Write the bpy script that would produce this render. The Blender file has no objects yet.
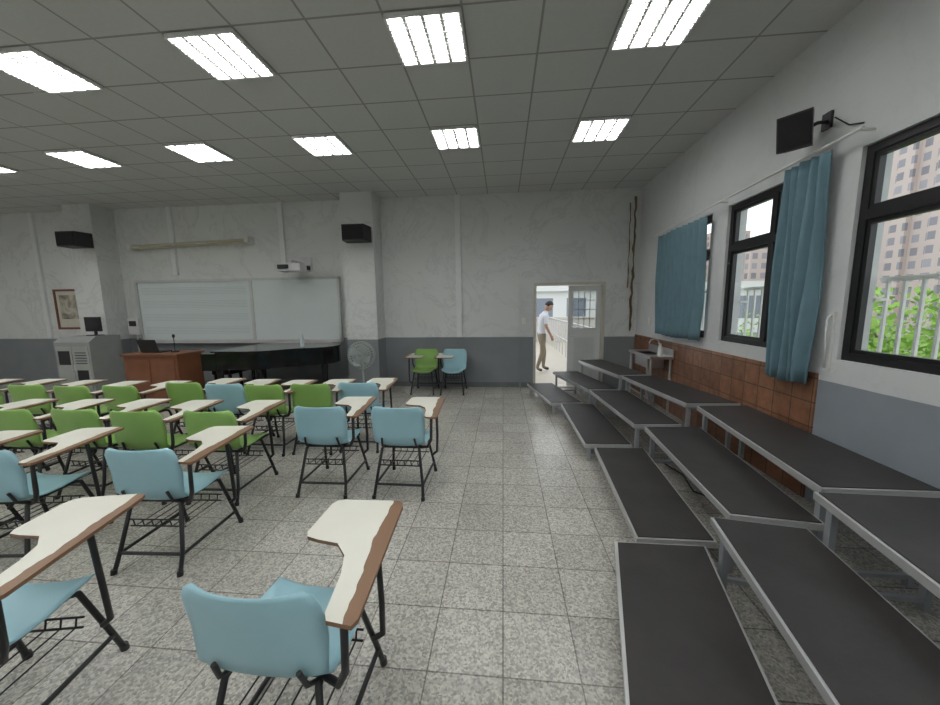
import bpy, math, random
from mathutils import Vector, Matrix
random.seed(7)
sc=bpy.context.scene
try:
    sc.view_settings.view_transform='Standard'
    sc.view_settings.look='None'
except Exception as e: print(e)

# ---------------------------------------------------------------- camera
F=353.0; PSI=math.radians(5.4); TH=math.radians(7.5); RO=0.012; H=1.6
r0=Vector((math.cos(PSI),math.sin(PSI),0)); fh=Vector((-math.sin(PSI),math.cos(PSI),0))
fw=fh*math.cos(TH)+Vector((0,0,-math.sin(TH))); u0=fh*math.sin(TH)+Vector((0,0,math.cos(TH)))
rr=r0*math.cos(RO)-u0*math.sin(RO); uu=u0*math.cos(RO)+r0*math.sin(RO)
cam=bpy.data.cameras.new('camera'); co=bpy.data.objects.new('camera',cam); sc.collection.objects.link(co)
cam.sensor_width=36; cam.lens=F/940*36; cam.clip_start=0.02; cam.clip_end=500
m=Matrix.Identity(4)
for i in range(3):
    m[i][0]=rr[i]; m[i][1]=uu[i]; m[i][2]=-fw[i]
m[0][3]=0;m[1][3]=0;m[2][3]=H
co.matrix_world=m
sc.camera=co

# ---------------------------------------------------------------- materials
def newmat(name):
    m=bpy.data.materials.new(name); m.use_nodes=True
    nt=m.node_tree; b=nt.nodes['Principled BSDF']; return m,nt,b
def N(nt,t,**kw):
    n=nt.nodes.new(t)
    for k,v in kw.items():
        if k in n.inputs: n.inputs[k].default_value=v
        else: setattr(n,k,v)
    return n
def L(nt,a,b): nt.links.new(a,b)
def mixc(nt,fac,a,b,mode='MIX'):
    n=nt.nodes.new('ShaderNodeMix'); n.data_type='RGBA'; n.blend_type=mode
    for s,v in ((0,fac),(6,a),(7,b)):
        if isinstance(v,(int,float)): n.inputs[s].default_value=v
        elif isinstance(v,tuple): n.inputs[s].default_value=(*v[:3],1)
        else: L(nt,v,n.inputs[s])
    return n.outputs[2]
def math_(nt,op,a,b=0.0,c=None):
    n=nt.nodes.new('ShaderNodeMath'); n.operation=op
    for i,v in enumerate((a,b,c)):
        if v is None: continue
        if isinstance(v,(int,float)): n.inputs[i].default_value=v
        else: L(nt,v,n.inputs[i])
    return n.outputs[0]
def M(name,col,rough=.5,metal=0.0,var=.12,scale=6,bump=0.0,spec=.5):
    m,nt,b=newmat(name)
    tc=N(nt,'ShaderNodeTexCoord'); no=N(nt,'ShaderNodeTexNoise',Scale=scale,Detail=5.0)
    L(nt,tc.outputs['Object'],no.inputs['Vector'])
    a=tuple(c*(1-var) for c in col); d=tuple(min(1,c*(1+var)) for c in col)
    o=mixc(nt,no.outputs['Fac'],a,d); L(nt,o,b.inputs['Base Color'])
    b.inputs['Roughness'].default_value=rough; b.inputs['Metallic'].default_value=metal
    b.inputs['Specular IOR Level'].default_value=spec
    if bump:
        n2=N(nt,'ShaderNodeTexNoise',Scale=scale*8,Detail=3.0); L(nt,tc.outputs['Object'],n2.inputs['Vector'])
        bp=N(nt,'ShaderNodeBump',Strength=bump,Distance=.01); L(nt,n2.outputs['Fac'],bp.inputs['Height']); L(nt,bp.outputs[0],b.inputs['Normal'])
    return m
def emis(name,col,s):
    m,nt,b=newmat(name); b.inputs['Emission Color'].default_value=(*col,1); b.inputs['Emission Strength'].default_value=s
    b.inputs['Base Color'].default_value=(.8,.8,.8,1); return m

def wallmat(name,white,band,zb,vein=.35):
    m,nt,b=newmat(name)
    g=N(nt,'ShaderNodeNewGeometry'); sx=N(nt,'ShaderNodeSeparateXYZ'); L(nt,g.outputs['Position'],sx.inputs[0])
    n1=N(nt,'ShaderNodeTexNoise',Scale=1.1,Detail=9.0,Roughness=.68,Distortion=1.2); L(nt,g.outputs['Position'],n1.inputs['Vector'])
    n2=N(nt,'ShaderNodeTexNoise',Scale=.6,Detail=3.0); L(nt,g.outputs['Position'],n2.inputs['Vector'])
    d=math_(nt,'ABSOLUTE',math_(nt,'SUBTRACT',n1.outputs['Fac'],.5))
    v=N(nt,'ShaderNodeMapRange'); v.inputs['From Min'].default_value=0; v.inputs['From Max'].default_value=.03
    v.inputs['To Min'].default_value=vein; v.inputs['To Max'].default_value=0; L(nt,d,v.inputs['Value'])
    v2=math_(nt,'MULTIPLY',v.outputs[0],n2.outputs['Fac'])
    dark=tuple(c*.55 for c in white)
    base=mixc(nt,n2.outputs['Fac'],tuple(c*.88 for c in white),tuple(min(1,c*1.08) for c in white))
    base=mixc(nt,v2,base,dark)
    n3=N(nt,'ShaderNodeTexNoise',Scale=3.0,Detail=6.0); L(nt,g.outputs['Position'],n3.inputs['Vector'])
    bb=mixc(nt,n3.outputs['Fac'],tuple(c*.85 for c in band),tuple(c*1.1 for c in band))
    zz=math_(nt,'ADD',sx.outputs[2],math_(nt,'MULTIPLY',n3.outputs['Fac'],.01))
    isb=math_(nt,'LESS_THAN',zz,zb)
    L(nt,mixc(nt,isb,base,bb),b.inputs['Base Color'])
    b.inputs['Roughness'].default_value=.75
    bp=N(nt,'ShaderNodeBump',Strength=.15,Distance=.01); L(nt,n1.outputs['Fac'],bp.inputs['Height']); L(nt,bp.outputs[0],b.inputs['Normal'])
    return m
MW=wallmat('painted_plaster_back',(.69,.70,.69),(.23,.245,.26),1.0,.55)
MWR=wallmat('painted_plaster_side',(.66,.67,.675),(.27,.295,.33),1.0,.25)

def floormat():
    m,nt,b=newmat('terrazzo_tiles')
    g=N(nt,'ShaderNodeNewGeometry')
    T=.335
    br=N(nt,'ShaderNodeTexBrick'); br.offset=0; br.squash=1
    for k,v in (('Scale',1.0),('Mortar Size',.0035),('Mortar Smooth',.1),('Bias',0.0),('Brick Width',T),('Row Height',T)): br.inputs[k].default_value=v
    br.inputs['Color1'].default_value=(.43,.41,.37,1); br.inputs['Color2'].default_value=(.52,.50,.455,1); br.inputs['Mortar'].default_value=(.23,.21,.185,1)
    L(nt,g.outputs['Position'],br.inputs['Vector'])
    vo=N(nt,'ShaderNodeTexVoronoi',Scale=100.0); L(nt,g.outputs['Position'],vo.inputs['Vector'])
    sp=N(nt,'ShaderNodeSeparateXYZ'); L(nt,vo.outputs['Color'],sp.inputs[0])
    r=N(nt,'ShaderNodeMapRange'); L(nt,sp.outputs[0],r.inputs['Value'])
    r.inputs['To Min'].default_value=.62; r.inputs['To Max'].default_value=1.28
    n=N(nt,'ShaderNodeTexNoise',Scale=1.2,Detail=4.0); L(nt,g.outputs['Position'],n.inputs['Vector'])
    cc=N(nt,'ShaderNodeCombineXYZ')
    k=math_(nt,'MULTIPLY',r.outputs[0],math_(nt,'ADD',math_(nt,'MULTIPLY',n.outputs['Fac'],.35),.82))
    for i in range(3): L(nt,k,cc.inputs[i])
    o=mixc(nt,1.0,br.outputs['Color'],cc.outputs[0],'MULTIPLY')
    L(nt,o,b.inputs['Base Color']); b.inputs['Roughness'].default_value=.26; b.inputs['Specular IOR Level'].default_value=.5
    return m
MFLOOR=floormat()
LX0=1.13; LPX=1.70; LY0=2.98; LPY=1.625
def ceilmat():
    m,nt,b=newmat('ceiling_panels')
    g=N(nt,'ShaderNodeNewGeometry'); s=N(nt,'ShaderNodeSeparateXYZ'); L(nt,g.outputs['Position'],s.inputs[0])
    def line(o,c,p):
        t=math_(nt,'DIVIDE',math_(nt,'SUBTRACT',o,c+p/2),p)
        fr=math_(nt,'FRACT',t); d=math_(nt,'ABSOLUTE',math_(nt,'SUBTRACT',fr,.5)); return math_(nt,'GREATER_THAN',d,.5-.015/p/2*1.2)
    a=line(s.outputs[0],LX0,LPX/3); c=line(s.outputs[1],LY0,LPY/3)
    ln=math_(nt,'MAXIMUM',a,c)
    n=N(nt,'ShaderNodeTexNoise',Scale=45.0,Detail=3.0); L(nt,g.outputs['Position'],n.inputs['Vector'])
    n2=N(nt,'ShaderNodeTexNoise',Scale=.7,Detail=3.0); L(nt,g.outputs['Position'],n2.inputs['Vector'])
    base=mixc(nt,n.outputs['Fac'],(.55,.56,.55),(.62,.63,.62))
    base=mixc(nt,math_(nt,'MULTIPLY',n2.outputs['Fac'],.25),base,(.42,.42,.40))
    L(nt,mixc(nt,ln,base,(.30,.30,.29)),b.inputs['Base Color']); b.inputs['Roughness'].default_value=.9
    return m
MCEIL=ceilmat()
def wainmat():
    m,nt,b=newmat('brown_wall_tiles')
    g=N(nt,'ShaderNodeNewGeometry'); s=N(nt,'ShaderNodeSeparateXYZ'); L(nt,g.outputs['Position'],s.inputs[0])
    c=N(nt,'ShaderNodeCombineXYZ'); L(nt,s.outputs[1],c.inputs[0]); L(nt,s.outputs[2],c.inputs[1])
    br=N(nt,'ShaderNodeTexBrick'); br.offset=0
    for k,v in (('Scale',1.0),('Mortar Size',.005),('Mortar Smooth',.1),('Bias',0.0),('Brick Width',.2),('Row Height',.2)): br.inputs[k].default_value=v
    br.inputs['Color1'].default_value=(.20,.09,.048,1); br.inputs['Color2'].default_value=(.33,.155,.085,1); br.inputs['Mortar'].default_value=(.085,.05,.035,1)
    L(nt,c.outputs[0],br.inputs['Vector'])
    n=N(nt,'ShaderNodeTexNoise',Scale=14.0,Detail=6.0); L(nt,g.outputs['Position'],n.inputs['Vector'])
    o=mixc(nt,n.outputs['Fac'],(.4,.35,.3),(1.5,1.55,1.6)); L(nt,mixc(nt,1.0,br.outputs['Color'],o,'MULTIPLY'),b.inputs['Base Color'])
    b.inputs['Roughness'].default_value=.35; return m
MWAIN=wainmat()
MBLACK=M('black_painted_steel',(.018,.018,.02),.4,0,.2)
MBLUE=M('light_blue_plastic',(.34,.57,.65),.32,0,.10,4)
MGREEN=M('lime_green_plastic',(.27,.47,.12),.34,0,.10,4)
MINK=M('marker_ink',(.04,.06,.12),.5)
MPLY=M('brown_plywood',(.23,.12,.065),.6,0,.4,14)
def tabmat():
    m,nt,b=newmat('worn_cream_laminate')
    tc=N(nt,'ShaderNodeTexCoord'); s=N(nt,'ShaderNodeSeparateXYZ'); L(nt,tc.outputs['Object'],s.inputs[0])
    oi=N(nt,'ShaderNodeObjectInfo')
    n=N(nt,'ShaderNodeTexNoise',Scale=5.0,Detail=3.0); n.noise_dimensions='4D'; L(nt,tc.outputs['Object'],n.inputs['Vector']); L(nt,math_(nt,'MULTIPLY',oi.outputs['Random'],20.),n.inputs['W'])
    x=math_(nt,'ADD',s.outputs[0],math_(nt,'MULTIPLY',math_(nt,'SUBTRACT',n.outputs['Fac'],.5),.10))
    x=math_(nt,'ADD',x,math_(nt,'MULTIPLY',s.outputs[1],.07))
    x=math_(nt,'ADD',x,math_(nt,'MULTIPLY',oi.outputs['Random'],.03))
    w=math_(nt,'GREATER_THAN',x,.288)
    n2=N(nt,'ShaderNodeTexNoise',Scale=4.0,Detail=4.0); L(nt,tc.outputs['Object'],n2.inputs['Vector'])
    cr=mixc(nt,n2.outputs['Fac'],(.74,.72,.63),(.84,.83,.75))
    L(nt,mixc(nt,w,cr,(.25,.14,.08)),b.inputs['Base Color']); b.inputs['Roughness'].default_value=.35; return m
MTAB=tabmat()
MRUB=M('charcoal_rubber_deck',(.037,.0335,.033),.5,0,.45,5,.1,.4)
MALU=M('aluminium_edge',(.58,.58,.58),.38,.5,.1)
MLEG=M('galvanised_leg',(.42,.44,.47),.5,.4,.15)
MFRAME=M('black_window_frame',(.012,.012,.013),.4)
MWHITE=M('white_enamel',(.72,.72,.70),.4,0,.05)
MCURT=M('teal_curtain_fabric',(.14,.24,.285),.85,0,.15,9)
MPIANO=M('piano_lacquer',(.008,.008,.009),.12)
MWOOD=M('podium_wood',(.20,.075,.035),.5,0,.3,5)
MGREY=M('grey_metal_cabinet',(.30,.31,.30),.5,0,.08)
MDARK=M('dark_plastic',(.018,.018,.02),.5)
MIVORY=M('ivory_keys',(.8,.78,.72),.3)
MBOARD=M('whiteboard_enamel',(.68,.74,.74),.18,0,.03,2)
MSTAFF=M('staff_lines_paint',(.42,.46,.48),.5)
MKHAKI=M('cream_tube',(.50,.47,.34),.5)
MDOOR=M('door_frame_paint',(.55,.52,.45),.5)
MDOORL=M('door_leaf_paint',(.66,.67,.66),.4)
MSTEEL=M('stainless_steel',(.6,.6,.6),.3,.9)
def glassmat(name='window_glass',tint=(.93,.96,.95)):
    m=bpy.data.materials.new(name); m.use_nodes=True; nt=m.node_tree; nt.nodes.clear()
    o=N(nt,'ShaderNodeOutputMaterial'); t=N(nt,'ShaderNodeBsdfTransparent'); t.inputs[0].default_value=(*tint,1)
    g=N(nt,'ShaderNodeBsdfGlossy'); g.inputs['Roughness'].default_value=.03
    mx=N(nt,'ShaderNodeMixShader'); mx.inputs[0].default_value=.05; L(nt,t.outputs[0],mx.inputs[1]); L(nt,g.outputs[0],mx.inputs[2]); L(nt,mx.outputs[0],o.inputs[0])
    return m
MGLASS=glassmat()

# ---------------------------------------------------------------- mesh builder
class MB:
    def __init__(s): s.v=[];s.f=[];s.m=[];s.s=[]
    def add(s,v,f,mat=0,sm=False,xf=None):
        o=len(s.v)
        for p in v:
            p=Vector(p)
            if xf is not None: p=xf@p
            s.v.append(tuple(p))
        for q in f: s.f.append(tuple(i+o for i in q)); s.m.append(mat); s.s.append(sm)
    def box(s,x0,y0,z0,x1,y1,z1,mat=0,xf=None):
        v=[(x,y,z) for z in (z0,z1) for y in (y0,y1) for x in (x0,x1)]
        s.add(v,[(0,2,3,1),(4,5,7,6),(0,1,5,4),(2,6,7,3),(0,4,6,2),(1,3,7,5)],mat,False,xf)
    def prism(s,poly,z0,z1,mt=0,ms=None,xf=None):
        ms=mt if ms is None else ms; n=len(poly)
        a=sum(poly[i][0]*poly[(i+1)%n][1]-poly[(i+1)%n][0]*poly[i][1] for i in range(n))
        if a<0: poly=poly[::-1]
        v=[(p[0],p[1],z0) for p in poly]+[(p[0],p[1],z1) for p in poly]
        s.add(v,[tuple(range(n,2*n))],mt,False,xf)
        s.add(v,[tuple(range(n-1,-1,-1))]+[(i,(i+1)%n,n+(i+1)%n,n+i) for i in range(n)],ms,False,xf)
    def tube(s,pts,r,mat=0,n=8,sm=True,xf=None,rot=0.0):
        pts=[Vector(p) for p in pts]; rings=[]; up=None
        for i,p in enumerate(pts):
            if i==0: d=(pts[1]-p).normalized()
            elif i==len(pts)-1: d=(p-pts[i-1]).normalized()
            else: d=((pts[i+1]-p).normalized()+(p-pts[i-1]).normalized()).normalized()
            if up is None: up=Vector((0,0,1)) if abs(d.z)<.9 else Vector((1,0,0))
            a=d.cross(up); 
            if a.length<1e-4: a=d.cross(Vector((0,1,0)))
            a.normalize(); b=a.cross(d).normalized(); up=b
            rad=r[i] if isinstance(r,(list,tuple)) else r
            rings.append([p+(a*math.cos(2*math.pi*(k+rot)/n)+b*math.sin(2*math.pi*(k+rot)/n))*rad for k in range(n)])
        v=[q for R in rings for q in R]; f=[]
        for i in range(len(rings)-1):
            for k in range(n): f.append((i*n+k,i*n+(k+1)%n,(i+1)*n+(k+1)%n,(i+1)*n+k))
        s.add(v,f,mat,sm,xf)
        s.add(v,[tuple(range(n-1,-1,-1)),tuple((len(rings)-1)*n+k for k in range(n))],mat,False,xf)
    def ring(s,c,R,r,ax='y',mat=0,n=32):
        pts=[]
        for i in range(n+1):
            t=2*math.pi*i/n; a,bb=R*math.cos(t),R*math.sin(t)
            pts.append((c[0]+a,c[1],c[2]+bb) if ax=='y' else ((c[0]+a,c[1]+bb,c[2]) if ax=='z' else (c[0],c[1]+a,c[2]+bb)))
        s.tube(pts,r,mat,6)
    def ell(s,c,rad,mat=0,nu=16,nv=10,xf=None,fn=None):
        v=[];f=[]
        for j in range(nv+1):
            t=math.pi*j/nv
            for i in range(nu):
                p=2*math.pi*i/nu; q=Vector((math.sin(t)*math.cos(p),math.sin(t)*math.sin(p),math.cos(t)))
                if fn: q=fn(q)
                v.append((c[0]+q.x*rad[0],c[1]+q.y*rad[1],c[2]+q.z*rad[2]))
        for j in range(nv):
            for i in range(nu): f.append((j*nu+i,(j+1)*nu+i,(j+1)*nu+(i+1)%nu,j*nu+(i+1)%nu))
        s.add(v,f,mat,True,xf)
    def mesh(s,name,mats):
        me=bpy.data.meshes.new(name); me.from_pydata(s.v,[],s.f)
        for m in mats: me.materials.append(m)
        me.polygons.foreach_set('material_index',s.m); me.polygons.foreach_set('use_smooth',s.s); me.update(); return me
    def obj(s,name,mats,loc=(0,0,0),rz=0,bevel=0,parent=None):
        return inst(name,s.mesh(name,mats),loc,rz,bevel,parent)
def inst(name,me,loc=(0,0,0),rz=0,bevel=0,parent=None):
    o=bpy.data.objects.new(name,me); sc.collection.objects.link(o); o.location=loc; o.rotation_euler=(0,0,rz)
    if bevel:
        b=o.modifiers.new('bevel','BEVEL'); b.width=bevel; b.segments=2; b.limit_method='ANGLE'
    if parent: o.parent=parent
    return o

# ---------------------------------------------------------------- room shell
XR=2.48; XL=-13.0; YB=6.88; YF=-5.0; ZC=3.66
b=MB(); b.box(XL-.2,YF-.2,-.15,XR+.2,YB+.2,0); b.obj('floor',[MFLOOR])
b=MB(); b.box(XL-.2,YF-.2,ZC,XR+.2,YB+.2,ZC+.15); b.obj('ceiling',[MCEIL])
DX0,DX1,DZ=.58,1.90,2.02
b=MB(); b.box(XL,YB,0,DX0,YB+.2,ZC); b.box(DX1,YB,0,XR+.2,YB+.2,ZC); b.box(DX0,YB,DZ,DX1,YB+.2,ZC); b.obj('wall_back',[MW])
b=MB(); b.box(XL-.2,YF,0,XL,YB+.2,ZC); b.obj('wall_left',[MW])
b=MB(); b.box(XL,YF-.2,0,XR+.2,YF,ZC); b.obj('wall_front',[MW])
WZ0,WZ1=1.17,2.66
wins=[(4.62,5.75),(3.20,4.32),(.95,2.85),(-1.6,.3),(-4.2,-2.2)]  # last two openings are out of frame, added to let in light
yms=[None,3.66,None,None,None]
b=MB(); b.box(XR,YF,0,XR+.2,YB,WZ0); b.box(XR,YF,WZ1,XR+.2,YB,ZC)
ys=sorted([w for p in wins for w in p]); ed=[YF]+ys+[YB]
for i in range(0,len(ed),2): b.box(XR,ed[i],WZ0,XR+.2,ed[i+1],WZ1)
b.obj('wall_right',[MWR])
b=MB(); b.box(XR-.015,2.98,0,XR,YB,1.04); b.obj('trim_1',[MWAIN])
for i,(x0,x1) in enumerate([(-2.95,-2.35),(-8.6,-8.0)]):
    b=MB(); b.box(x0,6.45,0,x1,YB,ZC); b.obj('wall_pillar',[MW])
MTR_=M('trim_white_paint',(.74,.75,.75),.6,0,.05)
for x,w,z0 in ((-6.73,.09,2.3),(-4.36,.09,2.3),(-.85,.10,1.0),(-9.9,.09,1.0)):
    b=MB(); b.box(x-w/2,YB-.05,z0,x+w/2,YB,ZC-.001); b.obj('trim_2',[MTR_])
b=MB(); b.box(.315,YB-.02,0,.345,YB,ZC-.001); b.obj('trim_3',[MW])
b=MB(); b.box(-7.99,YB-.012,0,-2.96,YB,.10); b.box(-2.34,YB-.012,0,DX0-.05,YB,.10); b.obj('baseboard_back',[M('baseboard_paint',(.14,.15,.16))])
b=MB(); random.seed(3)
b.tube([(2.36+random.uniform(-.015,.015),YB-.035,1.1+.1*i) for i in range(25)],[random.uniform(.008,.026) for i in range(25)],0,6)
b.tube([(2.28+random.uniform(-.01,.01),YB-.02,1.9+.1*i) for i in range(16)],[random.uniform(.004,.012) for i in range(16)],0,6)
b.obj('rusty_conduit_pipe',[M('rust',(.16,.11,.055),.8,0,.5,20)])
# windows
for k,(y0,y1) in enumerate(wins):
    b=MB(); xa,xb=XR+.03,XR+.09; t=.055
    b.box(xa,y0,WZ0,xb,y1,WZ0+t); b.box(xa,y0,WZ1-t,xb,y1,WZ1); b.box(xa,y0,WZ0+t,xb,y0+t,WZ1-t); b.box(xa,y1-t,WZ0+t,xb,y1,WZ1-t)
    zt=2.16; b.box(xa-.01,y0+t,zt,xb,y1-t,zt+.07)
    ym=yms[k] or (y0+y1)/2; b.box(xa-.015,ym-.03,WZ0+t,xb,ym+.03,zt); b.box(xa,ym-.02,zt+.07,xb,ym+.02,WZ1-t)
    for (a,c) in ((y0+t,ym-.03),(ym+.03,y1-t)):
        for (z0,z1) in ((WZ0+t,zt),(zt+.07,WZ1-t)):
            q=.03
            b.box(xa+.01,a,z0,xb-.01,a+q,z1); b.box(xa+.01,c-q,z0,xb-.01,c,z1); b.box(xa+.01,a+q,z0,xb-.01,c-q,z0+q); b.box(xa+.01,a+q,z1-q,xb-.01,c-q,z1)
            b.add([(xa+.03,a+q,z0+q),(xa+.03,c-q,z0+q),(xa+.03,c-q,z1-q),(xa+.03,a+q,z1-q)],[(0,1,2,3)],1)
    b.obj('window_%d'%(k+1),[MFRAME,MGLASS])
    b=MB(); X=XR+.28
    b.box(X-.015,y0-.05,1.74,X+.015,y1+.05,1.77); b.box(X-.015,y0-.05,1.14,X+.015,y1+.05,1.17)
    n=int((y1-y0)/.11)
    for i in range(n+1):
        y=y0+(y1-y0)*i/n; b.box(X-.009,y-.009,1.17,X+.009,y+.009,1.74)
    for y in (y0,y1): b.box(XR+.2,y-.01,1.60,X,y+.01,1.62)
    b.obj('window_guard_railing',[MWHITE])
# curtains
def curtain(y0t,y1t,y0b,y1b,zt,zb,folds,amp):
    b=MB(); nu=folds*10; nv=16; v=[];f=[]
    for j in range(nv+1):
        t=j/nv
        for i in range(nu+1):
            s=i/nu; ya=y0t+(y0b-y0t)*t; yb=y1t+(y1b-y1t)*t
            w=math.sin(2*math.pi*folds*s+.6*math.sin(5*s+3*t)); a=amp*(.55+.45*t)
            v.append((XR-.10+a*w+.01*math.sin(9*s+4*t),ya+(yb-ya)*s+.012*math.sin(7*t+11*s),zt+(zb-zt)*t+.01*math.sin(9*s)*t))
    for j in range(nv):
        for i in range(nu): q=j*(nu+1)+i; f.append((q,q+1,q+nu+2,q+nu+1))
    b.add(v,f,0,True); o=b.obj('window_curtain',[MCURT]); m=o.modifiers.new('s','SOLIDIFY'); m.thickness=.004
curtain(4.56,5.85,4.56,5.75,2.62,1.14,9,.045)
curtain(2.98,3.40,2.98,3.38,2.70,.95,5,.045)
b=MB(); b.tube([(XR-.10,2.75,2.745),(XR-.10,6.0,2.66)],.011,0)
for y in (2.78,4.35,5.95): b.tube([(XR,y,2.745-.02*(y-2.7)),(XR-.10,y,2.745-.02*(y-2.7))],.008,0)
b.obj('curtain_rod',[MWHITE])

# ceiling lights
MTUBE=emis('fluorescent_tube',(.98,1,.99),20.5)
MREFL=M('light_reflector',(.75,.75,.74),.3)
b=MB(); hw,hl=LPX/6*.95,LPY/6*.94
b.box(-hw,-hl,-.006,hw,hl,-.002,1)
for s_ in (-1,1):
    b.box(s_*hw-.010,-hl,-.03,s_*hw+.010,hl,-.004,1); b.box(-hw,s_*hl-.010,-.03,hw,s_*hl+.010,-.004,1)
for i in range(4):
    x=-hw+hw*2*(i+.5)/4; b.box(x-.036,-hl+.02,-.020,x+.036,hl-.02,-.012,0)
for i in range(1,4):
    x=-hw+hw*2*i/4; b.box(x-.012,-hl+.01,-.03,x+.012,hl-.01,-.006,1)
for i in range(1,9):
    y=-hl+hl*2*i/9; b.box(-hw,y-.005,-.036,hw,y+.005,-.021,1)
LM=b.mesh('ceiling_light',[MTUBE,MREFL])
for j in range(-4,2):  # negative rows are out of view, added for illumination
    for i in range(-7,1):
        inst('ceiling_light',LM,(LX0+LPX*i,LY0+LPY*j,ZC))

# ---------------------------------------------------------------- choir risers
def riser(nl,nr,fr,fl,z):
    b=MB(); P=[Vector(p) for p in (nl,nr,fr,fl)]; c=sum(P,Vector((0,0)))/4
    def ins(d):
        out=[]
        for p in P:
            q=p-c; out.append((p[0]-math.copysign(d,q[0]),p[1]-math.copysign(d,q[1])))
        return out
    b.prism([tuple(p) for p in ins(.004)],z-.045,z-.006,1)
    b.prism(ins(.018),z-.006,z,0)
    L4=ins(.06)
    for p in L4: b.box(p[0]-.017,p[1]-.017,0.0,p[0]+.017,p[1]+.017,z-.045,2)
    def bar(p,q,zz): b.tube([(p[0],p[1],zz),(q[0],q[1],zz)],.017,2,4,False,None,.5)
    for i in range(4):
        p,q=L4[i],L4[(i+1)%4]; bar(p,q,z-.065)
    bar(L4[0],L4[1],.06); bar(L4[3],L4[2],.06)
    b.obj('choir_riser',[MRUB,MALU,MLEG])
z1,z2,z3=.2,.4,.6
riser((.26,.46),(.81,.49),(1.18,2.02),(.66,2.02),z1)
riser((.80,2.05),(1.27,2.05),(1.38,3.46),(.90,3.45),z1)
riser((.82,3.52),(1.30,3.53),(1.29,5.02),(.82,5.02),z1)
riser((.68,5.06),(1.15,5.10),(.90,6.4),(.43,6.35),z1)
riser((.89,.42),(1.40,.38),(1.63,1.92),(1.17,1.99),z2)
riser((1.29,2.01),(1.76,1.95),(1.93,3.54),(1.39,3.51),z2)
riser((1.31,3.57),(1.79,3.60),(1.74,5.04),(1.22,5.03),z2)
riser((1.20,5.07),(1.64,5.10),(1.37,6.5),(.90,6.45),z2)
riser((1.38,.42),(1.97,.4),(2.24,1.92),(1.65,1.94),z3)
riser((1.72,1.97),(2.34,1.97),(2.40,3.62),(1.90,3.58),z3)
riser((1.84,3.66),(2.38,3.68),(2.15,5.12),(1.67,5.08),z3)
riser((1.63,5.13),(2.08,5.19),(1.82,6.63),(1.37,6.55),z3)
b=MB(); b.tube([(1.60,3.6,.008),(1.68,3.3,.008),(1.62,3.0,.008),(1.80,2.8,.008),(1.98,2.95,.008),(2.05,2.7,.008),(2.0,2.4,.008)],.007,0,6)
b.obj('floor_cable',[MDARK])

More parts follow.
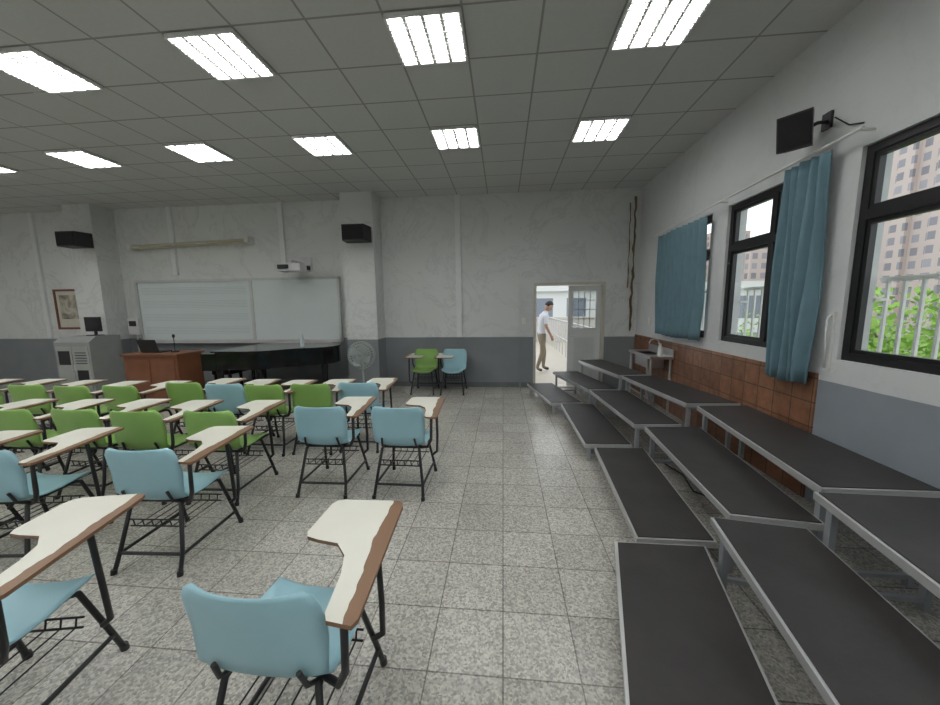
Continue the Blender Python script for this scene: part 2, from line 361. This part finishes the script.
# ---------------------------------------------------------------- tablet chairs
def chair_mesh(name,mshell):
    b=MB()
    prof=[(.215,.400,.165),(.212,.423,.19),(.195,.437,.205),(.10,.433,.213),(0,.423,.217),(-.09,.423,.217),(-.15,.435,.216),(-.185,.468,.217),(-.205,.53,.221),(-.22,.61,.226),(-.235,.69,.226),(-.246,.74,.220),(-.25,.772,.205),(-.252,.785,.175)]
    nu=12; n=len(prof); top=[]
    for j,(y,z,w) in enumerate(prof):
        t=j/(n-1); row=[]
        for i in range(nu+1):
            u=-1+2*i/nu; sb=max(0,min(1,(z-.44)/.15)) if j>5 else 0
            row.append(Vector((w*u, y+.04*sb*abs(u)**2.2, z+(1-sb)*(.022*abs(u)**3-.008*(1-u*u)) )))
        top.append(row)
    def nrm(j,i):
        a=top[min(j+1,n-1)][i]-top[max(j-1,0)][i]; c=top[j][min(i+1,nu)]-top[j][max(i-1,0)]
        q=c.cross(a); return q.normalized() if q.length else Vector((0,0,1))
    bot=[[top[j][i]+nrm(j,i)*.007 for i in range(nu+1)] for j in range(n)]
    v=[p for R in top for p in R]+[p for R in bot for p in R]; K=n*(nu+1); f=[]
    for j in range(n-1):
        for i in range(nu):
            q=j*(nu+1)+i; f.append((q,q+nu+1,q+nu+2,q+1)); f.append((K+q,K+q+1,K+q+nu+2,K+q+nu+1))
    for j in range(n-1):
        for i in (0,nu):
            q=j*(nu+1)+i; g=(q,K+q,K+q+nu+1,q+nu+1); f.append(g if i==0 else g[::-1])
    for i in range(nu):
        for j in (0,n-1):
            q=j*(nu+1)+i; g=(q,q+1,K+q+1,K+q); f.append(g if j==0 else g[::-1])
    b.add(v,f,0,True)
    r=.0125
    for s in (-1,1):
        x=.155*s; xo=.20*s
        b.tube([(xo*1.05,.27,.0),(xo,.235,.12),(x*1.05,.16,.395),(x,.13,.41),(x,-.12,.407),(x*1.05,-.155,.395),(xo,-.225,.12),(xo*1.05,-.27,.0)],r,1)
        b.tube([(xo*1.01,.238,.11),(xo*1.01,-.225,.11)],r*.85,1)
        b.tube([(x,-.10,.407),(x,-.15,.41),(x*.95,-.19,.44),(x*.9,-.214,.51)],r*.7,1)
        for yy in (.27,-.27): b.tube([(xo*1.05,yy,0),(xo*1.045,yy*.985,.03)],.017,1)
    b.tube([(-.205,-.225,.11),(.205,-.225,.11)],r*.85,1)
    b.tube([(-.165,.14,.403),(.165,.14,.403)],r*.8,1); b.tube([(-.165,-.12,.400),(.165,-.12,.400)],r*.8,1)
    for k in range(6):
        x=-.15+.06*k; b.tube([(x,.15,.29),(x,.14,.25),(x,-.16,.25),(x,-.17,.30)],.004,1,5)
    for p in ((.15,.29),(-.17,.30),(.14,.25),(-.16,.25)): b.tube([(-.18,p[0],p[1]),(.18,p[0],p[1])],.005,1,5)
    b.tube([(.17,-.13,.407),(.24,-.17,.43),(.275,-.19,.50),(.28,-.19,.672),(.275,-.10,.688),(.25,.30,.692)],r,1)
    b.tube([(.20,.20,.20),(.245,.19,.24),(.255,.17,.40),(.255,.15,.685)],r,1)
    b.tube([(.255,.15,.686),(.04,.25,.690)],r*.8,1)
    poly=[(.325,-.235),(.245,-.225),(.228,-.20),(.205,-.05),(.175,.04),(.12,.10),(.03,.115),(-.02,.13),(-.035,.16),(-.035,.36),(-.02,.39),(.01,.40),(.25,.41),(.285,.40),(.295,.37),(.335,-.21)]
    b.prism(poly,.702,.7075,2,3); b.prism(poly,.693,.7015,3,3)
    return b.mesh(name,[mshell,MBLACK,MTAB,MPLY])
CB=chair_mesh('tablet_arm_chair',MBLUE); CG=chair_mesh('tablet_arm_chair',MGREEN)
for (x,y,rz,c) in [(-.75,1.09,-.01,'b'),(-1.95,1.02,.18,'b'),(-2.17,2.03,.05,'b'),(-3.14,1.93,.12,'b'),(-3.72,1.84,.05,'b'),(-1.54,2.95,.02,'b'),(-.87,2.97,-.01,'b'),
  (-2.39,2.78,.03,'g'),(-3.02,2.75,.05,'g'),(-3.60,2.77,0,'g'),(-4.19,2.73,.04,'g'),(-4.80,2.71,0,'g'),
  (-6.63,3.65,0,'g'),(-6.02,3.67,0,'g'),(-5.36,3.62,.05,'g'),(-4.74,3.59,0,'g'),(-4.18,3.62,-.03,'g'),(-3.60,3.80,0,'g'),(-3.08,3.76,.04,'b'),(-2.59,3.73,0,'g'),(-2.10,3.79,.05,'g'),(-1.60,3.88,.03,'b'),
  (-1.47,6.45,math.pi,'g'),(-.92,6.45,math.pi,'b')]:
    inst('tablet_arm_chair',CB if c=='b' else CG,(x,y,0),rz)

# ---------------------------------------------------------------- whiteboard
b=MB(); x0,x1,xm=-7.65,-3.22,-5.08; za,zb=.93,2.20
b.box(x0,YB-.04,za,x1,YB-.005,zb,0)
b.box(x0+.04,YB-.055,za+.04,xm,YB-.04,zb-.04,1); b.box(xm,YB-.075,za+.04,x1-.04,YB-.055,zb-.04,1)
b.box(x0,YB-.085,za-.02,x1,YB-.04,za+.04,2); b.box(x0,YB-.085,zb-.04,x1,YB-.04,zb+.01,2)
for x in (x0,x1-.045): b.box(x,YB-.085,za,x+.045,YB-.04,zb,2)
b.box(xm-.03,YB-.09,za+.04,xm+.03,YB-.074,zb-.04,2)
b.box(x0+.2,YB-.13,za-.03,x1-.2,YB-.08,za-.015,2)
for g in range(4):
    for l in range(5):
        z=za+.17+g*.27+l*.032; b.box(x0+.12,YB-.0565,z,xm-.12,YB-.0545,z+.006,3)
b.obj('whiteboard',[MWHITE,MBOARD,MALU,MSTAFF])
b=MB(); b.tube([(-7.55,YB-.13,2.87),(-5.0,YB-.13,2.94)],.035,0,12)
for x,z in ((-7.55,2.87),(-5.0,2.94)): b.box(x-.04,YB-.2,z-.06,x+.04,YB-.002,z+.06,1)
b.tube([(-7.5,YB-.13,2.81),(-5.05,YB-.13,2.88)],.010,0,6)
b.obj('rolled_projection_screen',[MKHAKI,MWHITE])
b=MB(); b.box(-.28,-.62,-.06,.22,-.25,.07,0); b.box(-.2,-.66,-.02,.0,-.62,.05,1); b.tube([(-.05,-.45,.07),(-.05,-.45,.14),(-.05,0,.14)],.03,2,8)
b.box(-.2,-.04,.0,.12,0,.26,0); b.box(.1,-.4,-.03,.24,-.3,.05,1)
b.obj('wall_projector',[M('projector_white',(.6,.6,.6)),MDARK,MALU],(-3.9,YB,2.34),0,.015)
def speaker(x,y,z,rz,w=.46,h=.27,d=.28):
    b=MB(); b.prism([(-w/2,0),(w/2,0),(w/2*.85,-d),(-w/2*.85,-d)],-h/2,h/2,0)
    b.prism([(-w/2*.8,-d-.012),(w/2*.8,-d-.012),(w/2*.82,-d),(-w/2*.82,-d)],-h/2+.02,h/2-.02,1)
    b.box(-.04,0,-.04,.04,.12,.04,0); b.box(-.07,.10,-.09,.07,.12,.09,0)
    b.tube([(-.1,-.1,h/2),(-.1,-.1,h/2+.04)],.015,0)
    b.obj('wall_speaker',[MDARK,M('speaker_grille',(.01,.01,.01),.9)],(x,y,z),rz,.01)
speaker(-2.57,6.33,2.88,0); speaker(-8.10,6.33,2.93,0)
b=MB(); X=Matrix.Translation((2.27,3.16,2.91))@Matrix.Rotation(math.radians(-50),4,'Z')@Matrix.Rotation(math.radians(14),4,'X')@Matrix.Scale(.66,4)
b.prism([(-.12,.10),(.12,.10),(.16,-.12),(-.16,-.12)],-.19,.19,0,None,X); b.prism([(-.145,-.13),(.145,-.13),(.15,-.12),(-.15,-.12)],-.17,.17,1,None,X)
b.tube([(2.30,3.18,2.91),(2.40,3.15,2.96),(2.479,3.15,2.97)],.014,0); b.box(2.46,3.11,2.91,2.479,3.19,3.03,0)
b.tube([(2.44,3.05,2.95),(2.46,2.95,2.85),(2.478,2.86,2.82)],.005,0,5)
b.obj('wall_speaker',[MDARK,M('speaker_grille_b',(.01,.01,.01),.9)])
# picture
def artmat():
    m,nt,b=newmat('painting_art'); g=N(nt,'ShaderNodeNewGeometry'); n=N(nt,'ShaderNodeTexNoise',Scale=4.0,Detail=6.0,Distortion=.8); L(nt,g.outputs['Position'],n.inputs['Vector'])
    r=N(nt,'ShaderNodeValToRGB'); e=r.color_ramp.elements; e[0].position=.35; e[0].color=(.10,.10,.09,1); e[1].position=.65; e[1].color=(.55,.52,.45,1)
    x=e.new(.5); x.color=(.32,.27,.2,1); L(nt,n.outputs['Fac'],r.inputs[0]); L(nt,r.outputs[0],b.inputs['Base Color']); return m
b=MB(); x0,x1,za,zb=-9.66,-8.86,1.20,2.06; y=YB-.03; t=.045
b.box(x0,y-.01,za,x1,YB-.001,za+t,0); b.box(x0,y-.01,zb-t,x1,YB-.001,zb,0); b.box(x0,y-.01,za+t,x0+t,YB-.001,zb-t,0); b.box(x1-t,y-.01,za+t,x1,YB-.001,zb-t,0)
b.box(x0+t,y+.005,za+t,x1-t,YB-.001,zb-t,1); b.box(x0+t+.07,y,za+t+.18,x1-t-.07,y+.006,zb-t-.08,2)
b.obj('framed_picture',[M('picture_frame_wood',(.18,.07,.04)),M('picture_mat',(.6,.57,.5)),artmat()])

# ---------------------------------------------------------------- grand piano
b=MB()
ol=[(0,0),(.95,0),(1.15,.04),(1.33,.15),(1.48,.32),(1.66,.46),(1.9,.54),(2.1,.66),(2.22,.86),(2.24,1.08),(2.16,1.30),(2.0,1.44),(1.8,1.48),(0,1.48)]
body=[(.30,0)]+ol[1:-1]+[(.30,1.48)]
b.prism(body,.62,.92,0)
b.prism([(0,0),(.31,0),(.31,1.48),(0,1.48)],.60,.69,0)
b.box(0,0,.69,.31,.06,.90,0); b.box(0,1.42,.69,.31,1.48,.90,0); b.box(.24,.06,.69,.31,1.42,.92,0)
b.box(.02,.08,.69,.17,1.40,.715,1)
for i in range(52):
    if i%7 not in (2,6): b.box(.07,.08+1.32*(i+.72)/52,.715,.17,.08+1.32*(i+1.2)/52,.728,0)
cx,cy=1.1,.74
lid=[(cx+(p[0]-cx)*1.02,cy+(p[1]-cy)*1.02) for p in [(.24,0)]+ol[1:-1]+[(.24,1.48)]]
b.prism(lid,.92,.945,0)
for (x,y) in ((.25,.14),(.25,1.34),(1.95,.98)):
    b.tube([(x,y,.62),(x,y,.50),(x,y,.12),(x,y,.07)],[.075,.06,.04,.05],0,12); b.tube([(x-.02,y,.035),(x+.02,y,.035)],.033,2,10)
b.box(.55,.55,.10,.68,.93,.15,0)
for y in (.64,.84): b.tube([(.62,y,.15),(.62,y,.62)],.02,0)
for y in (.66,.74,.82): b.box(.45,y-.012,.08,.57,y+.012,.095,2)
b.box(.95,-.004,.93,1.0,.0,.95,2)
o=b.obj('grand_piano',[MPIANO,MIVORY,M('brass',(.6,.42,.15),.3,.9)],(-5.0,5.36,0),0,.006); o.scale=(.86,.9,.96)
b=MB(); b.box(-.18,-.36,.38,.18,.36,.48,0)
for sx in (-1,1):
    for sy in (-1,1): b.box(sx*.14-.025,sy*.31-.025,0,sx*.14+.025,sy*.31+.025,.38,0)
b.box(-.14,-.31,.12,.14,.31,.15,0); b.obj('piano_bench',[MPIANO],(-5.23,6.36,0),0,.012)
b=MB(); b.tube([(0,0,0),(0,0,.13),(0,0,.17),(0,0,.20)],[.035,.035,.02,.014],0,14); b.tube([(0,0,.20),(0,0,.225)],.018,1,12)
b.obj('water_bottle',[M('bottle_plastic',(.65,.72,.75),.15),MWHITE],(-3.62,6.05,.908))
# podium
b=MB(); b.box(0,0,.06,1.0,.50,.82,0); b.box(-.03,-.03,.82,1.03,.53,.86,0); b.box(.04,.03,0,.96,.47,.06,1)
for i in range(2): b.box(.05+i*.465,-.015,.12,.485+i*.465,0,.76,0)
b.obj('wooden_lectern',[MWOOD,MDARK],(-6.45,5.38,0),0,.006)
b=MB(); b.box(-.17,-.12,0,.17,.12,.018,0); X=Matrix.Translation((0,-.12,.018))@Matrix.Rotation(math.radians(15),4,'X'); b.box(-.17,-.008,0,.17,.004,.22,0,X); b.obj('laptop',[MDARK],(-6.1,5.66,.86))
b=MB(); b.tube([(0,0,0),(0,0,.02)],.06,0,16); b.tube([(0,0,.02),(.02,-.02,.12),(.05,-.05,.26)],.006,0); b.ell((.055,-.055,.285),(.022,.022,.035),0,10,8); b.obj('desk_microphone',[MDARK],(-5.75,5.66,.86))
# cabinet
b=MB(); W=.74; b.box(0,0,.08,W,.55,1.02,0)
b.add([(0,0,1.02),(W,0,1.02),(W,.55,1.02),(0,.55,1.02),(0,.12,1.12),(W,.12,1.12),(W,.55,1.12),(0,.55,1.12)],[(0,1,5,4),(4,5,6,7),(1,2,6,5),(3,0,4,7),(2,3,7,6)],0)
b.box(.04,-.012,.14,.36,0,.94,1); b.box(.38,-.012,.14,.70,0,.94,1); b.box(.08,-.016,.60,.32,-.012,.86,2); b.box(.43,-.016,.22,.66,-.012,.5,2)
for i in range(5): b.box(.43,-.018,.62+.05*i,.66,-.012,.635+.05*i,2)
b.box(.335,-.03,.5,.35,-.012,.6,3); b.box(.39,-.03,.5,.405,-.012,.6,3)
for x in (.08,W-.08):
    for y in (.08,.47): b.tube([(x,y,0),(x,y,.08)],.03,2,10)
b.obj('multimedia_cabinet',[MGREY,M('cabinet_door',(.36,.37,.35)),MDARK,MALU],(-8.32,5.78,0),0,.005)
b=MB(); b.box(-.10,-.08,0,.10,.08,.015,0); b.box(-.02,0,.015,.02,.03,.14,0); b.box(-.16,-.03,.08,.16,.01,.36,0); b.box(-.145,-.033,.095,.145,-.03,.345,1); b.obj('computer_monitor',[MDARK,M('screen_black',(.01,.01,.012),.15)],(-7.86,6.12,1.12),0,.005)
b=MB(); b.box(-.12,-.09,0,.12,0,.34,0); b.box(-.08,-.10,.18,.08,-.09,.29,1); b.tube([(0,-.03,-.9),(0,-.03,0)],.015,0); b.obj('wall_control_box',[MWHITE,MDARK],(-7.80,YB,1.08),0,.008)
# pedestal fan
b=MB(); b.tube([(0,0,0),(0,0,.02),(0,0,.05)],[.19,.19,.05],0,24); b.tube([(0,0,.05),(0,0,.62)],.016,0); b.tube([(0,.10,.78),(0,-.02,.78)],[.07,.06],0,14); b.tube([(0,0,.60),(0,.05,.70),(0,.05,.76)],.022,0)
for R,y in ((.06,-.13),(.13,-.125),(.19,-.11),(.235,-.07),(.235,-.02),(.19,.02),(.12,.03)): b.ring((0,y,.78),R,.0055,'y',0,28)
for i in range(28):
    t=2*math.pi*i/28; c,s=math.cos(t),math.sin(t)
    b.tube([(R*c,y,.78+R*s) for R,y in ((.03,-.135),(.13,-.127),(.20,-.105),(.236,-.06),(.236,-.02),(.19,.02),(.06,.03))],.0038,0,4)
for i in range(4):
    X=Matrix.Translation((0,-.05,.78))@Matrix.Rotation(i*math.pi/2+.4,4,'Y')@Matrix.Rotation(.4,4,'X')
    b.add([X@Vector(p) for p in ((.02,0,.02),(-.04,0,.10),(-.06,0,.18),(.03,0,.215),(.085,0,.16),(.05,0,.05))],[(0,1,2,3,4,5)],1)
b.tube([(0,-.06,.78),(0,-.09,.78)],.03,1,12)
b.obj('pedestal_fan',[M('fan_grey',(.42,.45,.43),.45),M('fan_blade',(.35,.42,.42),.3)],(-2.44,5.9,0))
# door
b=MB(); y0,y1=YB-.02,YB+.20; t=.05
b.box(DX0,y0,0,DX0+t,y1,DZ,0); b.box(DX1-t,y0,0,DX1,y1,DZ,0); b.box(DX0+t,y0,DZ-t,DX1-t,y1,DZ,0); b.box(DX0+t,y0+.02,0,DX1-t,y1,.02,0)
b.obj('door_frame',[MDOOR])
b=MB(); x0,x1=1.24,DX1-.055; y=YB+.06; d=.04
b.box(x0,y,.03,x0+.09,y+d,DZ-.06,0); b.box(x1-.09,y,.03,x1,y+d,DZ-.06,0)
b.box(x0+.09,y,.03,x1-.09,y+d,.12,0); b.box(x0+.09,y,1.06,x1-.09,y+d,1.16,0); b.box(x0+.09,y,DZ-.16,x1-.09,y+d,DZ-.06,0)
b.box(x0+.09,y+.01,.12,x1-.09,y+.03,1.06,0)
b.add([(x0+.09,y+.02,1.16),(x1-.09,y+.02,1.16),(x1-.09,y+.02,DZ-.16),(x0+.09,y+.02,DZ-.16)],[(0,1,2,3)],1)
for i in range(1,4):
    x=x0+.09+(x1-x0-.18)*i/4; b.box(x-.006,y+.024,1.16,x+.006,y+.034,DZ-.16,0)
for i in range(1,4):
    z=1.16+(DZ-1.32)*i/4; b.box(x0+.09,y+.024,z-.006,x1-.09,y+.034,z+.006,0)
b.box(x0+.12,y-.006,.2,x1-.12,y,.98,2); b.tube([(x0+.05,y,1.0),(x0+.05,y-.05,1.0),(x0+.12,y-.05,1.0)],.01,3)
b.obj('door_1',[MDOORL,glassmat('door_glass',(.72,.74,.74)),M('door_panel',(.58,.6,.6)),MSTEEL])
b=MB(); b.box(0,-.02,0,.07,0,.12,0); b.box(.02,-.028,.04,.05,-.02,.08,0); b.obj('light_switch',[MIVORY],(.36,YB,1.25),0,.004)
b=MB(); b.box(-.02,0,0,0,.09,.13,0); b.box(-.028,.03,.04,-.02,.06,.09,0); b.obj('light_switch',[MIVORY],(XR,6.2,1.25),0,.004)
# sink
b=MB(); x0,x1,y0,y1,z=2.12,2.45,5.28,6.15,.84
b.box(x0,y0,z-.04,x0+.05,y1,z,0); b.box(x1-.06,y0,z-.04,x1,y1,z,0); b.box(x0+.05,y0,z-.04,x1-.06,y0+.2,z,0); b.box(x0+.05,y1-.2,z-.04,x1-.06,y1,z,0)
b.box(x0+.05,y0+.2,z-.20,x1-.06,y1-.2,z-.18,0)
for q in ((x0+.04,y0+.19,x0+.05,y1-.19),(x1-.06,y0+.19,x1-.05,y1-.19),(x0+.05,y0+.19,x1-.06,y0+.2),(x0+.05,y1-.2,x1-.06,y1-.19)): b.box(q[0],q[1],z-.20,q[2],q[3],z-.005,0)
b.box(x1-.012,y0,z,x1,y1,z+.10,0)
for x in (x0+.03,x1-.03):
    for y in (y0+.03,y1-.03): b.tube([(x,y,0),(x,y,z-.04)],.018,1)
for x in (x0+.03,x1-.03): b.tube([(x,y0+.03,.2),(x,y1-.03,.2)],.012,1)
yc=(y0+y1)/2
b.tube([(x1-.03,yc,z),(x1-.03,yc,z+.15),(x1-.05,yc,z+.20),(x1-.10,yc,z+.22),(x1-.16,yc,z+.20),(x1-.18,yc,z+.15)],.011,1)
b.tube([(x1-.03,yc-.05,z+.05),(x1-.03,yc+.05,z+.05)],.012,1); b.tube([(2.28,yc,z-.2),(2.28,yc,.1)],.02,1)
b.obj('sink_counter',[MSTEEL,MALU])
b=MB(); b.tube([(0,0,0),(0,0,.12),(0,0,.15),(0,0,.18)],[.035,.035,.012,.012],0,12); b.tube([(0,0,.18),(-.04,0,.185)],.008,0); b.obj('soap_dispenser_bottle',[MWHITE],(2.3,5.38,.841))
b=MB(); b.box(-.02,-.02,-.22,0,.02,.22,0); b.tube([(-.02,0,.2),(-.05,0,.17),(-.03,0,-.2)],.008,1); b.obj('wall_mounted_hook_rail',[MWHITE,MSTEEL],(XR,2.91,1.3))

# ---------------------------------------------------------------- man
def man():
    P=dict(pel=((0,0,.94),.125,.10),wai=((0,.01,1.08),.12,.095),che=((0,.05,1.28),.145,.10),nb=((0,.09,1.41),.075,.07),nk=((0,.13,1.48),.052,.052),
     shl=((-.16,.06,1.37),.06,.055),ell=((-.215,.01,1.12),.045,.045),wrl=((-.21,.10,.90),.027,.027),pal=((-.205,.12,.84),.034,.02),
     shr=((.16,.06,1.37),.06,.055),elr=((.215,.02,1.12),.045,.045),wrr=((.21,.14,.91),.027,.027),par=((.205,.17,.85),.034,.02),
     hpl=((-.085,0,.86),.085,.088),knl=((-.09,.11,.49),.062,.062),anl=((-.09,.09,.09),.042,.042),tol=((-.095,.24,.035),.04,.032),
     hpr=((.085,0,.86),.085,.088),knr=((.09,.0,.48),.062,.062),anr=((.09,-.14,.10),.042,.042),tor=((.095,.0,.035),.04,.032))
    E=[('pel','wai'),('wai','che'),('che','nb'),('nb','nk'),('che','shl'),('shl','ell'),('ell','wrl'),('wrl','pal'),('che','shr'),('shr','elr'),('elr','wrr'),('wrr','par'),
       ('pel','hpl'),('hpl','knl'),('knl','anl'),('anl','tol'),('pel','hpr'),('hpr','knr'),('knr','anr'),('anr','tor')]
    K=list(P); V=[Vector(P[k][0]) for k in K]; R=[(P[k][1],P[k][2]) for k in K]; ED=[(K.index(a),K.index(c)) for a,c in E]
    for s,base,wr in ((-1,'pal','wrl'),(1,'par','wrr')):
        bi=K.index(base); d=(V[bi]-V[K.index(wr)]).normalized(); side=Vector((0,1,0))
        side=(side-d*side.dot(d)).normalized(); cur=Vector((-s,0,0))
        for k,(off,ln) in enumerate(((.026,.065),(.009,.075),(-.009,.07),(-.026,.055))):
            a=V[bi]+d*.04+side*off; q=a+d*ln*.5+cur*.006; e=a+d*ln*.85+cur*.03
            i0=len(V); V+= [a,q,e]; R+=[(.010,.010),(.009,.009),(.0075,.0075)]; ED+=[(bi,i0),(i0,i0+1),(i0+1,i0+2)]
        a=V[bi]+side*.038-d*.005; e=a+side*.012+d*.035+cur*.012; i0=len(V); V+=[a,e]; R+=[(.011,.011),(.009,.009)]; ED+=[(bi,i0),(i0,i0+1)]
    me=bpy.data.meshes.new('body'); me.from_pydata([tuple(v) for v in V],ED,[])
    o=bpy.data.objects.new('tmp',me); sc.collection.objects.link(o)
    sk=o.modifiers.new('skin','SKIN'); sk.use_smooth_shade=True
    for i,r in enumerate(R): me.skin_vertices[0].data[i].radius=r
    for i in range(len(V)): me.skin_vertices[0].data[i].use_root=(i==0)
    sb=o.modifiers.new('sub','SUBSURF'); sb.levels=2; sb.render_levels=2
    bpy.context.view_layer.update()
    dg=bpy.context.evaluated_depsgraph_get(); nm=bpy.data.meshes.new_from_object(o.evaluated_get(dg)); bpy.data.objects.remove(o)
    nm.name='man'; nm.materials.clear()
    for m_ in (M('skin',(.45,.27,.19),.5),M('white_shirt',(.62,.64,.68),.8),M('khaki_trousers',(.25,.21,.15),.8),M('shoes',(.03,.025,.02),.4),M('hair',(.015,.013,.012),.6)): nm.materials.append(m_)
    for p in nm.polygons:
        c=p.center; k=2
        if abs(c.x)>.172 and .70<c.z<1.17: k=0
        elif c.z>1.45: k=0
        elif c.z>.93: k=1
        elif c.z<.075: k=3
        p.material_index=k; p.use_smooth=True
    ob=bpy.data.objects.new('man',nm); sc.collection.objects.link(ob)
    b=MB()
    X=Matrix.Translation((0,.18,1.575))@Matrix.Rotation(math.radians(-32),4,'X')
    def hf(q):
        q=q.copy(); t=(q.z+1)/2
        q.x*=.78+.22*min(1,t*1.5); 
        if q.y>0: q.y*=.92
        if abs(q.x)<.22 and q.y>.6 and -.35<q.z<.12: q.y+=.22*(1-abs(q.x)/.22)*(1-(q.z+.35)/.5)
        if q.z<-.5 and q.y>0: q.y+=.1
        return q
    b.ell((0,0,0),(.075,.095,.115),0,24,18,X,hf)
    def hh(q):
        q=q.copy()
        if q.y>.25 and q.z<.45: q*=.86
        if q.z<-.35: q*=.85
        return q
    b.ell((0,-.008,.012),(.082,.103,.118),1,24,16,X,hh)
    for s in (-1,1):
        b.ell((s*.078,-.005,-.01),(.012,.02,.032),0,8,8,X); b.ell((s*.03,.083,.005),(.012,.008,.006),2,8,6,X); b.ell((s*.03,.089,.005),(.005,.004,.005),1,6,5,X); b.box(s*.03-.015,.086,.022,s*.03+.015,.093,.027,1,X)
    b.ell((0,.088,-.055),(.022,.008,.006),3,10,6,X)
    h=b.obj('head',[nm.materials[0],nm.materials[4],MWHITE,M('lips',(.35,.12,.1)),nm.materials[1]]); h.parent=ob
    ob.location=(.92,8.6,0); ob.rotation_euler=(0,0,math.radians(-75))
man()
# ---------------------------------------------------------------- outside
MCORR=M('corridor_tiles',(.44,.40,.33),.5,0,.1,3); MCON=M('concrete_pale',(.55,.53,.49),.8)
b=MB(); b.box(-2.5,YB+.2,-.15,6,16,0,0); b.box(-2.5,15.85,0,6,16,1.0,1); b.box(-2.5,15.8,1.0,6,16.05,1.08,1)
b.obj('corridor_floor',[MCORR,MCON])
b=MB(); 
for i in range(14): b.box(1.9,7.4+.6*i,0,1.93,7.43+.6*i,1.05,0)
b.box(1.88,7.3,1.05,1.95,15.6,1.10,0); b.box(1.89,7.3,.5,1.94,15.6,.53,0)
b.obj('corridor_railing',[MSTEEL])
def facade(name,c1,c2,fw_,fh_,mort):
    m,nt,b=newmat(name); g=N(nt,'ShaderNodeNewGeometry'); s=N(nt,'ShaderNodeSeparateXYZ'); L(nt,g.outputs['Position'],s.inputs[0])
    c=N(nt,'ShaderNodeCombineXYZ'); L(nt,math_(nt,'ADD',s.outputs[0],s.outputs[1]),c.inputs[0]); L(nt,s.outputs[2],c.inputs[1])
    br=N(nt,'ShaderNodeTexBrick'); br.offset=0
    for k,v in (('Scale',1.0),('Mortar Size',mort),('Mortar Smooth',.0),('Bias',0.0),('Brick Width',fw_),('Row Height',fh_)): br.inputs[k].default_value=v
    br.inputs['Color1'].default_value=(*c2,1); br.inputs['Color2'].default_value=(*[x*1.5 for x in c2],1); br.inputs['Mortar'].default_value=(*c1,1)
    L(nt,c.outputs[0],br.inputs['Vector']); L(nt,br.outputs['Color'],b.inputs['Base Color']); b.inputs['Roughness'].default_value=.8; return m
FP=facade('facade_pink',(.60,.50,.47),(.26,.25,.28),2.0,2.2,.45)
FG=facade('facade_grey',(.50,.50,.50),(.24,.26,.30),2.0,2.2,.45)
FB=facade('facade_brown',(.46,.36,.32),(.20,.19,.19),2.0,2.2,.5)
FW=facade('facade_white',(.66,.66,.65),(.18,.20,.24),2.4,2.6,.5)
def bld(x0,y0,x1,y1,h,m_):
    b=MB(); b.box(x0,y0,-12,x1,y1,h,0); b.box(x0+2,y0+2,h,x1-2,y1-2,h+2.5,0)
    for k in range(int((y1-y0)/6)): b.box(x0-.9,y0+2+6*k,-12,x0,y0+4.5+6*k,h-1,0)
    b.obj('apartment_building',[m_])
bld(70,62,84,76,30,FP); bld(78,84,92,98,20,FG); bld(62,80,76,96,9,FB); bld(56,88,70,104,14,FP); bld(66,104,80,122,12,FB); bld(74,40,90,58,22,FP); bld(60,112,74,124,20,FB)
b=MB(); b.box(-10,27,-8,20,33,2.6,0); b.box(-10.3,26.7,2.6,20.3,33,3.1,0); b.obj('school_building',[FW])
b=MB(); b.box(-60,YB+10,-8.1,130,150,-8,0); b.box(XR+.3,-60,-8.1,130,YB+10,-8,0); b.obj('ground_outside',[M('asphalt_grass',(.12,.16,.08),.9,0,.4,.1)])
MLEAF=M('leaves',(.24,.42,.07),.7,0,.5,1.5); MTR=M('bark',(.12,.08,.05),.9)
def tree(x,y,h,R,seed):
    random.seed(seed); b=MB(); zt=h
    b.tube([(0,0,-8),(.1,.1,-5),(0,.2,zt-R)],[.25,.2,.1],1)
    bl=[(Vector((random.uniform(-R,R)*.7,random.uniform(-R,R)*.7,zt-R+random.uniform(-1.6*R,R*.5))),R*random.uniform(.35,.6)) for _ in range(13)]
    for c,_ in bl: b.tube([(0,.1,zt-2.2*R),tuple(c)],[.08,.02],1,5)
    for c,r in bl:
        for _ in range(420):
            d=Vector((random.gauss(0,1),random.gauss(0,1),random.gauss(0,1))).normalized()*r*random.uniform(.6,1.1); p=c+d
            a=Vector((random.uniform(-1,1),random.uniform(-1,1),random.uniform(-1,1))).normalized()*random.uniform(.06,.13); e=a.cross(d).normalized()*a.length*.6
            b.add([p-a,p+e,p+a,p-e],[(0,1,2,3)],0)
    b.obj('leafy_tree',[MLEAF,MTR],(x,y,0))
tree(11,9.5,2.5,2.7,1); tree(13,12.5,2.2,2.6,2); tree(10.5,6.2,2.9,2.6,3); tree(14,17,1.2,2.5,4); tree(15,22,1.0,2.8,5)

# world
w=bpy.data.worlds.new('world'); sc.world=w; w.use_nodes=True
w.node_tree.nodes['Background'].inputs[0].default_value=(.92,.96,1,1); w.node_tree.nodes['Background'].inputs[1].default_value=1.7
